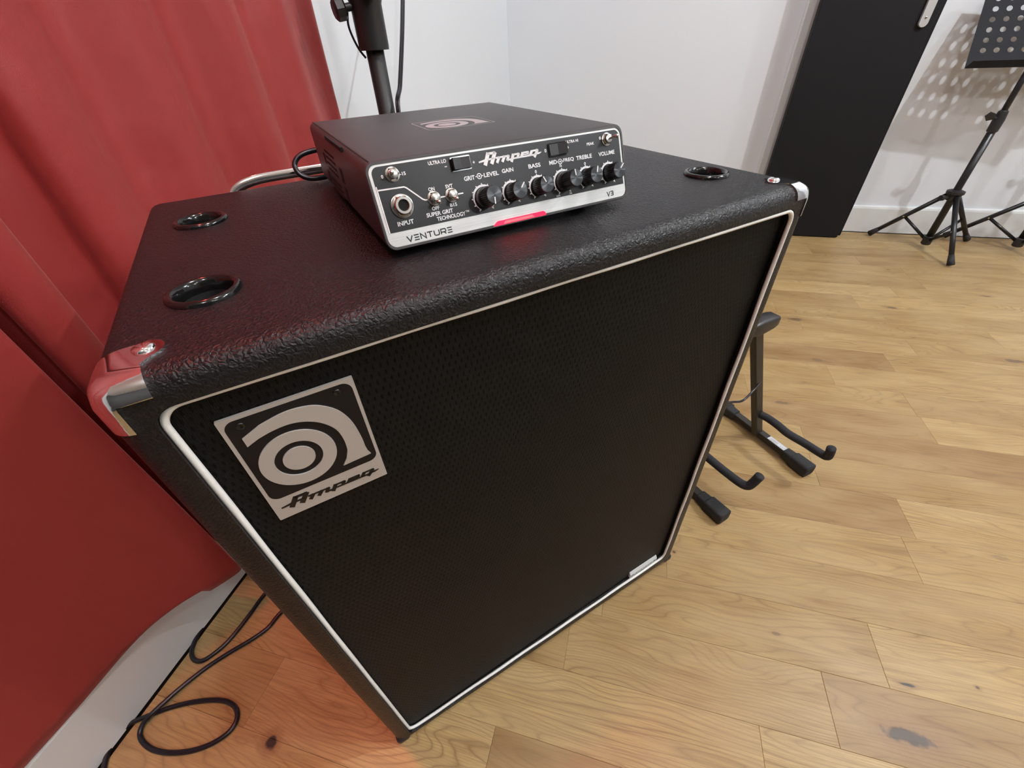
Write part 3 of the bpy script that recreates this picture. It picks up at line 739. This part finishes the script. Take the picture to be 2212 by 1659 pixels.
# printed emblem on the lid
def ft(a, b_, h): return Vector((.0855 + (a - 2) * .885e-3, .0945 + (b_ - 22) * .745e-3, AH + h / 1000))
bm = bmesh.new(); ribbon(bm, rrect(2, 79, 22, 97, 4, 5), .9, .0, .12, ft, closed=True)
slab(bm, logo_polys(), 0, .12, ft); ring_poly(bm, 31.2, 51.2, 15.2, 24.3, 0, .12, ft); disc_poly(bm, 31.2, 51.2, 10.2, 0, .12, ft)
done('lid_emblem', bm, 'greyink', ch)

# power lead looping out behind the amplifier and down the back of the cabinet
C45 = Matrix.Rotation(PI / 4, 4, 'Z')
def cabw(p): return tuple(C45 @ Vector(p))
bm = bmesh.new()
tube(bm, spline([cabw(p) for p in [(.235, .3452, .795), (.220, .366, .797), (.195, .378, .796), (.174, .376, .793), (.164, .372, .785), (.165, .366, .776), (.173, .362, .7705), (.188, .360, .7690), (.208, .372, .7690), (.224, .386, .7710), (.236, .4000, .7765), (.244, .4150, .7780), (.247, .4300, .7700), (.25, .4450, .70), (.25, .45, .3), (.25, .46, .05), (.27, .50, .005), (.4, .55, .005)]], 8), .0030, 10)
o = done('power_lead', bm, 'cable', smooth=True); o['label'] = 'thin black lead looping out behind the amplifier over the cabinet edge'; o['category'] = 'cable'

# ------------------------------------------------------------------ cables on the floor
def fcab(name, pts, r, label):
    bm = bmesh.new(); tube(bm, spline(pts, 8), r, 10)
    o = done(name, bm, 'cable', smooth=True); o['label'] = label; o['category'] = 'cable'; return o
FLOOR_CABLES = True
def px(x, y, z):
    """a point seen at this place in the photograph, at height z"""
    d = fwd * 906.74 + r2 * (x - 1106) - u2 * (y - 829.5)
    t = (z - .891) / d.z
    return tuple(Vector((.2527, -.0915, .891)) + d * t)
z1 = .0042
q7 = lambda x, y: (x / 3.16, 1150 + y / 3.16)
pa = [(2060, 400), (1905, 560), (1830, 650), (1720, 730), (1560, 825), (1400, 930), (1240, 1055), (1120, 1160), (1040, 1235), (975, 1310), (955, 1380), (985, 1440), (1060, 1488), (1180, 1505), (1320, 1488), (1450, 1440), (1560, 1365), (1615, 1280), (1612, 1205), (1560, 1160), (1480, 1145), (1380, 1150), (1270, 1168), (1150, 1200), (1030, 1245), (900, 1300), (820, 1370), (760, 1450), (725, 1540), (705, 1640), (690, 1800)]
zz = [z1] * len(pa)
for i, h in ((6, .008), (7, .0122), (8, .0128), (9, .009)): zz[i] = h
fcab('cable', [px(*q7(*p), z) for p, z in zip(pa, zz)], .0040, 'black cable with a loose loop on the floor in front of the baseboard')
pb = [(2000, 200), (1800, 430), (1720, 540), (1620, 670), (1530, 770), (1430, 850), (1365, 880), (1318, 860), (1310, 800), (1345, 710), (1400, 610), (1480, 490), (1570, 370), (1680, 250), (1800, 120)]
fcab('cable', [px(*q7(*p), z1) for p in pb], .0040, 'black cable bent in a tight curve between baseboard and cabinet')

# ------------------------------------------------------------------ speaker stand behind the amplifier
SX, SY = -.312, .918
st = thing('speaker_stand', 'black upright speaker stand pole behind the amplifier by the wall', 'stand', (SX, SY, 0))
bm = bmesh.new(); lathe(bm, [(.0183, .02), (.0183, 1.02)], 32, Matrix(), True, True); done('pole', bm, 'mattblack', st, smooth=True)
bm = bmesh.new(); lathe(bm, [(.14, 0), (.14, .008), (.13, .014), (.03, .02), (.028, .06)], 48, Matrix(), True, True); done('base', bm, 'mattblack', st, auto=30)
bm = bmesh.new(); lathe(bm, [(.0190, .884), (.0298, .884), (.0305, .890), (.0305, .955), (.033, .962), (.033, 1.03), (.028, 1.04)], 32, Matrix(), True, True); col = done('collar', bm, 'blackplastic', st, auto=30)
bm = bmesh.new(); lathe(bm, [(.0160, 1.0), (.0160, 1.75)], 24, Matrix(), True, True); done('upper_pole', bm, 'mattblack', st, smooth=True)
def rot_to(d):
    return Vector(d).to_track_quat('Z', 'Y').to_matrix().to_4x4()
bm = bmesh.new(); mx = Matrix.Translation((-.018, -.018, .953)) @ rot_to((-.6, -.6, -.12))
lathe(bm, [(.007, 0), (.007, .022)], 14, mx, True, True); lathe(bm, [(.015, .018), (.019, .022), (.019, .036), (.014, .040)], 9, mx, True, True)
done('knob', bm, 'blackplastic', col, auto=30)
bm = bmesh.new(); box(bm, -.012, .012, 0, .04, .962, .99, Matrix.Rotation(-2.4, 4, 'Z') @ Matrix.Translation((0, .012, 0))); 
tube(bm, [(.02, -.02, .985), (.034, -.032, .975), (.036, -.034, .96)], [.012, .011, .006], 10)
done('clamp', bm, 'blackplastic', col)
bm = bmesh.new(); tube(bm, spline([(-.030, -.024, .945), (-.033, -.026, .925), (-.031, -.022, .905), (-.026, -.016, .886), (-.019, -.009, .872)], 6), .0022, 8)
done('lanyard', bm, 'cable', col, smooth=True)
# lead hanging beside it
bm = bmesh.new()
def dpx(x, y, dist):
    d = fwd + r2 * ((x - 1106) / 906.74) - u2 * ((y - 829.5) / 906.74)
    return Vector((.2527, -.0915, .891)) + d * dist
pts = [dpx(861, 245, .93), dpx(864, 185, .94), dpx(867, 120, .952), dpx(869, 60, .965), dpx(870, -10, .985)]
top = pts[-1]; low = pts[0]
pts = [(low.x + .02, low.y - .0, .10), (low.x + .012, low.y, .35), (low.x + .004, low.y, .6)] + [tuple(p) for p in pts] + [tuple(top + (top - pts[-2]) * 1.2), tuple(top + (top - pts[-2]) * 3 + Vector((-.01, 0, 0))), tuple(top + (top - pts[-2]) * 7 + Vector((-.05, .0, 0)))]
off = Vector((.0030, -.0016, 0))
hc = thing('hanging_cable', 'pair of black cables hanging down just right of the speaker stand pole', 'cable', (low.x, low.y, 0))
o0 = Vector((low.x, low.y, 0))
tube(bm, spline([Vector(p) + off - o0 for p in pts], 6), .0032, 10); done('strand', bm, 'cable', hc, smooth=True)
bm = bmesh.new(); tube(bm, spline([Vector(p) - off - o0 for p in pts], 6), .0032, 10); done('strand', bm, 'cable', hc, smooth=True)

# ------------------------------------------------------------------ guitar stand (in the cabinet frame)
gs = thing('guitar_stand', 'low black A-frame guitar stand on the floor right of the speaker cabinet', 'stand', (0, 0, 0), PI / 4)
def bar(name, a, b_, hw, hh, mtl, parent, upv=(0, 1, 0), bev=.003):
    a, b_ = Vector(a), Vector(b_); d = b_ - a; L = d.length; z = d.normalized(); x = Vector(upv).cross(z).normalized(); y = z.cross(x)
    bm = rbox(-hw, hw, -hh, hh, 0, L, bev, 2)
    mx = Matrix((x, y, z)).transposed().to_4x4(); mx.translation = a
    bmesh.ops.transform(bm, matrix=mx, verts=bm.verts); return done(name, bm, mtl, parent)
def bar2(name, a, b_, prof, mtl, parent, upv=(0, 0, 1)):
    """bar with half sizes changing along its length: prof = [(t, hw, hh)]"""
    a, b_ = Vector(a), Vector(b_); z = (b_ - a).normalized(); x = Vector(upv).cross(z).normalized(); y = z.cross(x); bm = bmesh.new(); rings = []
    for t, hw, hh in prof:
        c_ = a + (b_ - a) * t; rings.append([bm.verts.new(c_ + x * p + y * q) for p, q in rrect(-hw, hw, -hh, hh, min(hw, hh) * .45, 3)])
    for A, B in zip(rings, rings[1:]):
        for k in range(len(A)): bm.faces.new((A[k], A[(k + 1) % len(A)], B[(k + 1) % len(A)], B[k]))
    bm.faces.new(rings[0][::-1]); bm.faces.new(rings[-1]); return done(name, bm, mtl, parent, auto=35)
capprof = [(0, .011, .009), (.03, .0135, .012), (.30, .0145, .013), (.36, .0175, .0165), (.97, .0185, .0165), (1, .016, .014)]
for k, (xf, yfv, xb, yb_, ux, uy) in enumerate([(1.072, -.018, 1.097, .285, 1.0995, .118), (.784, .004, .784, .315, .796, .135)]):
    a = Vector((xf, yfv, .017)); b_ = Vector((xb, yb_, .017)); d = (b_ - a).normalized()
    bar('base_tube', a + d * .02, b_ - d * .02, .010, .009, 'standmetal', gs, (0, 0, 1), .002)
    bar2('rubber_foot', a + d * .074, a, capprof, 'rubber', gs)
    bar2('rubber_foot', b_ - d * .074, b_, capprof, 'rubber', gs)
bar('upright', (1.0800, .137, .018), (.934, .170, .395), .0125, .0085, 'standmetal', gs, (0, 1, 0))
bar('upright', (.784, .137, .018), (.912, .170, .395), .0125, .0085, 'standmetal', gs, (0, 1, 0))
bar2('yoke', (.868, .168, .402), (.982, .164, .402), [(0, .010, .008), (.08, .015, .012), (.5, .018, .019), (.85, .0165, .015), (.97, .0145, .012), (1, .012, .009)], 'blackplastic', gs)
bm = bmesh.new(); tube(bm, spline([(1.052, .138, .102), (1.056, .116, .101), (1.056, .088, .099), (1.052, .060, .098), (1.055, .020, .098), (1.056, -.022, .098), (1.056, -.034, .101), (1.052, -.036, .115), (1.048, -.034, .134)], 5), .0098, 14)
done('support_arm', bm, 'foam', gs, smooth=True)
bm = bmesh.new(); tube(bm, spline([(.822, .135, .102), (.822, .110, .100), (.822, .06, .099), (.824, .022, .099), (.829, .008, .102), (.834, .003, .116), (.838, -.001, .140)], 5), .0098, 14)
done('support_arm', bm, 'foam', gs, smooth=True)
bm = bmesh.new(); tube(bm, spline([(1.010, .150, .225), (.97, .140, .222), (.93, .136, .210), (.89, .140, .222), (.842, .152, .225)], 5), .0026, 8)
done('spread_limiter', bm, 'cable', gs, smooth=True)
a = Vector((1.0822, .105, .0265)); b_ = Vector((1.0765, .037, .0265)); d = (b_ - a).normalized(); x_ = Vector((0, 0, 1)).cross(d)
bm = bmesh.new(); mx = Matrix((x_, d, Vector((0, 0, 1)))).transposed().to_4x4(); mx.translation = a
box(bm, -.0075, .0075, 0, (b_ - a).length, -.0004, .0004, mx); sk = done('sticker', bm, 'sticker', gs); sk['label'] = 'white barcode sticker'
bm = bmesh.new(); rb = random.Random(3); y = .006
while y < .028:
    wv = rb.uniform(.0005, .0016); box(bm, -.0055, .0035, y, y + wv, .0003, .0006, mx); y += wv + rb.uniform(.0006, .0013)
for q in (.036, .041, .046, .051, .056): box(bm, -.005, .004 - rb.random() * .004, q, q + .0012, .0003, .0006, mx)
done('sticker_print', bm, 'greyink', sk)

# ------------------------------------------------------------------ music stands by the back wall
def leg_and_brace(root, hub, tip, low, t):
    bm = bmesh.new(); a = Vector(hub); b_ = Vector(tip); tube(bm, [a, b_], .0100, 12)
    lg = done('leg', bm, 'steel', root, smooth=True)
    bm = bmesh.new(); d = (b_ - a).normalized(); tube(bm, [b_ - d * .045, b_ - d * .02, b_ + Vector((0, 0, .001))], [.0105, .0130, .0145], 12); done('rubber_foot', bm, 'rubber', lg, smooth=True)
    p = a + (b_ - a) * t
    bm = bmesh.new(); tube(bm, [p, Vector(low)], .0068, 8); bs = done('brace', bm, 'steel', root, smooth=True)
    bm = bmesh.new(); lathe(bm, [(.0035, -.010), (.0035, .010)], 8, Matrix.Translation(p) @ rot_to((d.y, -d.x, 0)), True, True); done('rivet', bm, 'nickel', lg)
def music_stand(loc, rotz, tips, label, deskrot, hubz=.262):
    ms = thing('music_stand', label, 'music stand', loc, rotz, None)
    bm = bmesh.new(); lathe(bm, [(.0142, .028), (.0142, .54)], 20, Matrix(), True, True); done('column', bm, 'steel', ms, smooth=True)
    bm = bmesh.new(); lathe(bm, [(.0105, .50), (.0105, .80)], 20, Matrix(), True, True); done('upper_column', bm, 'steel', ms, smooth=True)
    bm = bmesh.new(); lathe(bm, [(.017, .022), (.020, .026), (.020, .058), (.0145, .062)], 18, Matrix(), True, True)
    done('lower_hub', bm, 'blackplastic', ms, auto=30)
    bm = bmesh.new(); lathe(bm, [(.016, hubz - .035), (.024, hubz - .032), (.026, hubz - .012), (.034, hubz - .004), (.034, hubz + .006), (.018, hubz + .012)], 18, Matrix(), True, True)
    hb = done('leg_hub', bm, 'blackplastic', ms, auto=30)
    bm = bmesh.new(); lathe(bm, [(.006, 0), (.006, .02), (.012, .02), (.012, .034)], 12, Matrix.Translation((-.026, -.012, hubz - .02)) @ rot_to((-.9, -.3, 0)), True, True); done('hub_screw', bm, 'blackplastic', hb)
    bm = bmesh.new(); lathe(bm, [(.0145, .50), (.019, .505), (.020, .545), (.0165, .575), (.011, .58)], 18, Matrix(), True, True)
    cl = done('height_clutch', bm, 'blackplastic', ms, auto=30)
    bm = bmesh.new(); tube(bm, [(-.015, -.006, .552), (-.034, -.012, .556)], .006, 10)
    lathe(bm, [(.008, -.006), (.0165, -.005), (.0165, .005), (.008, .006)], 5, Matrix.Translation((-.045, -.016, .56)) @ rot_to((.2, 1, .2)), True, True); done('wing_knob', bm, 'blackplastic', cl)
    for t_ in tips: leg_and_brace(ms, (t_[0] * .09, t_[1] * .09, hubz - .012), (t_[0], t_[1], .010), (t_[0] * .05, t_[1] * .05, .045), .52)
    # perforated desk, leaning back by 30 degrees: cells with round holes
    bm = bmesh.new(); DW, DH, lip = .467, .272, .044; nx, ny = 10, 6; r_h = .0098
    mx = Matrix.Translation((0, 0, 0)) @ Matrix.Rotation(deskrot, 4, 'Z') @ Matrix.Translation((.030, 0, .722)) @ Matrix.Rotation(math.radians(-30), 4, 'X')
    mg = .020; cw = (DW - 2 * mg) / nx; chh = (DH - lip - .012) / ny; vcache = {}
    def V(a, b_, y=0):
        key = (round(a, 5), round(b_, 5), round(y, 5))
        if key not in vcache: vcache[key] = bm.verts.new(mx @ Vector((a, y, b_)))
        return vcache[key]
    for i in range(nx):
        for j in range(ny):
            x0 = -DW / 2 + mg + i * cw; z0_ = lip + j * chh; cx, cz = x0 + cw / 2, z0_ + chh / 2
            sq = [(x0 + cw * t / 4, z0_) for t in range(4)] + [(x0 + cw, z0_ + chh * t / 4) for t in range(4)] + [(x0 + cw - cw * t / 4, z0_ + chh) for t in range(4)] + [(x0, z0_ + chh - chh * t / 4) for t in range(4)]
            A = [V(*q) for q in sq]; B = [V(cx + r_h * math.cos(math.radians(225 + 22.5 * k)), cz + r_h * math.sin(math.radians(225 + 22.5 * k))) for k in range(16)]
            for k in range(16): bm.faces.new((A[k], A[(k + 1) % 16], B[(k + 1) % 16], B[k]))
    def quad(x0, x1, z0_, z1_): bm.faces.new((V(x0, z0_), V(x1, z0_), V(x1, z1_), V(x0, z1_)))
    quad(-DW / 2, DW / 2, 0, lip); quad(-DW / 2, -DW / 2 + mg, lip, DH); quad(DW / 2 - mg, DW / 2, lip, DH); quad(-DW / 2 + mg, DW / 2 - mg, DH - .012, DH)
    res = bmesh.ops.extrude_face_region(bm, geom=bm.faces[:])
    nrm = (mx.to_3x3() @ Vector((0, 1, 0))) * .0016
    for v in [e for e in res['geom'] if isinstance(e, bmesh.types.BMVert)]: v.co += nrm
    desk = done('desk', bm, 'desk', ms)
    bm = bmesh.new(); box(bm, -DW / 2, DW / 2, -.052, .0, -.0012, .0008, mx @ Matrix.Rotation(.0, 4, 'X')); done('desk_lip', bm, 'desk', desk)
    bm = bmesh.new(); box(bm, -.045, .045, .0016, .016, .04, .20, mx); done('desk_bracket', bm, 'blackplastic', desk)
    return ms
msx, msy = 1.668, 2.393
music_stand((msx, msy, 0), 0, [(-.185, .150), (.016, -.221), (.235, .128)], 'black perforated music stand in front of the back wall beside the black door', math.radians(-5))
music_stand((2.048, 2.422, 0), 0, [(-.224, .140), (.02, -.225), (.225, .128)], 'second black music stand, mostly outside the frame, one leg showing at right edge', math.radians(6), .262)
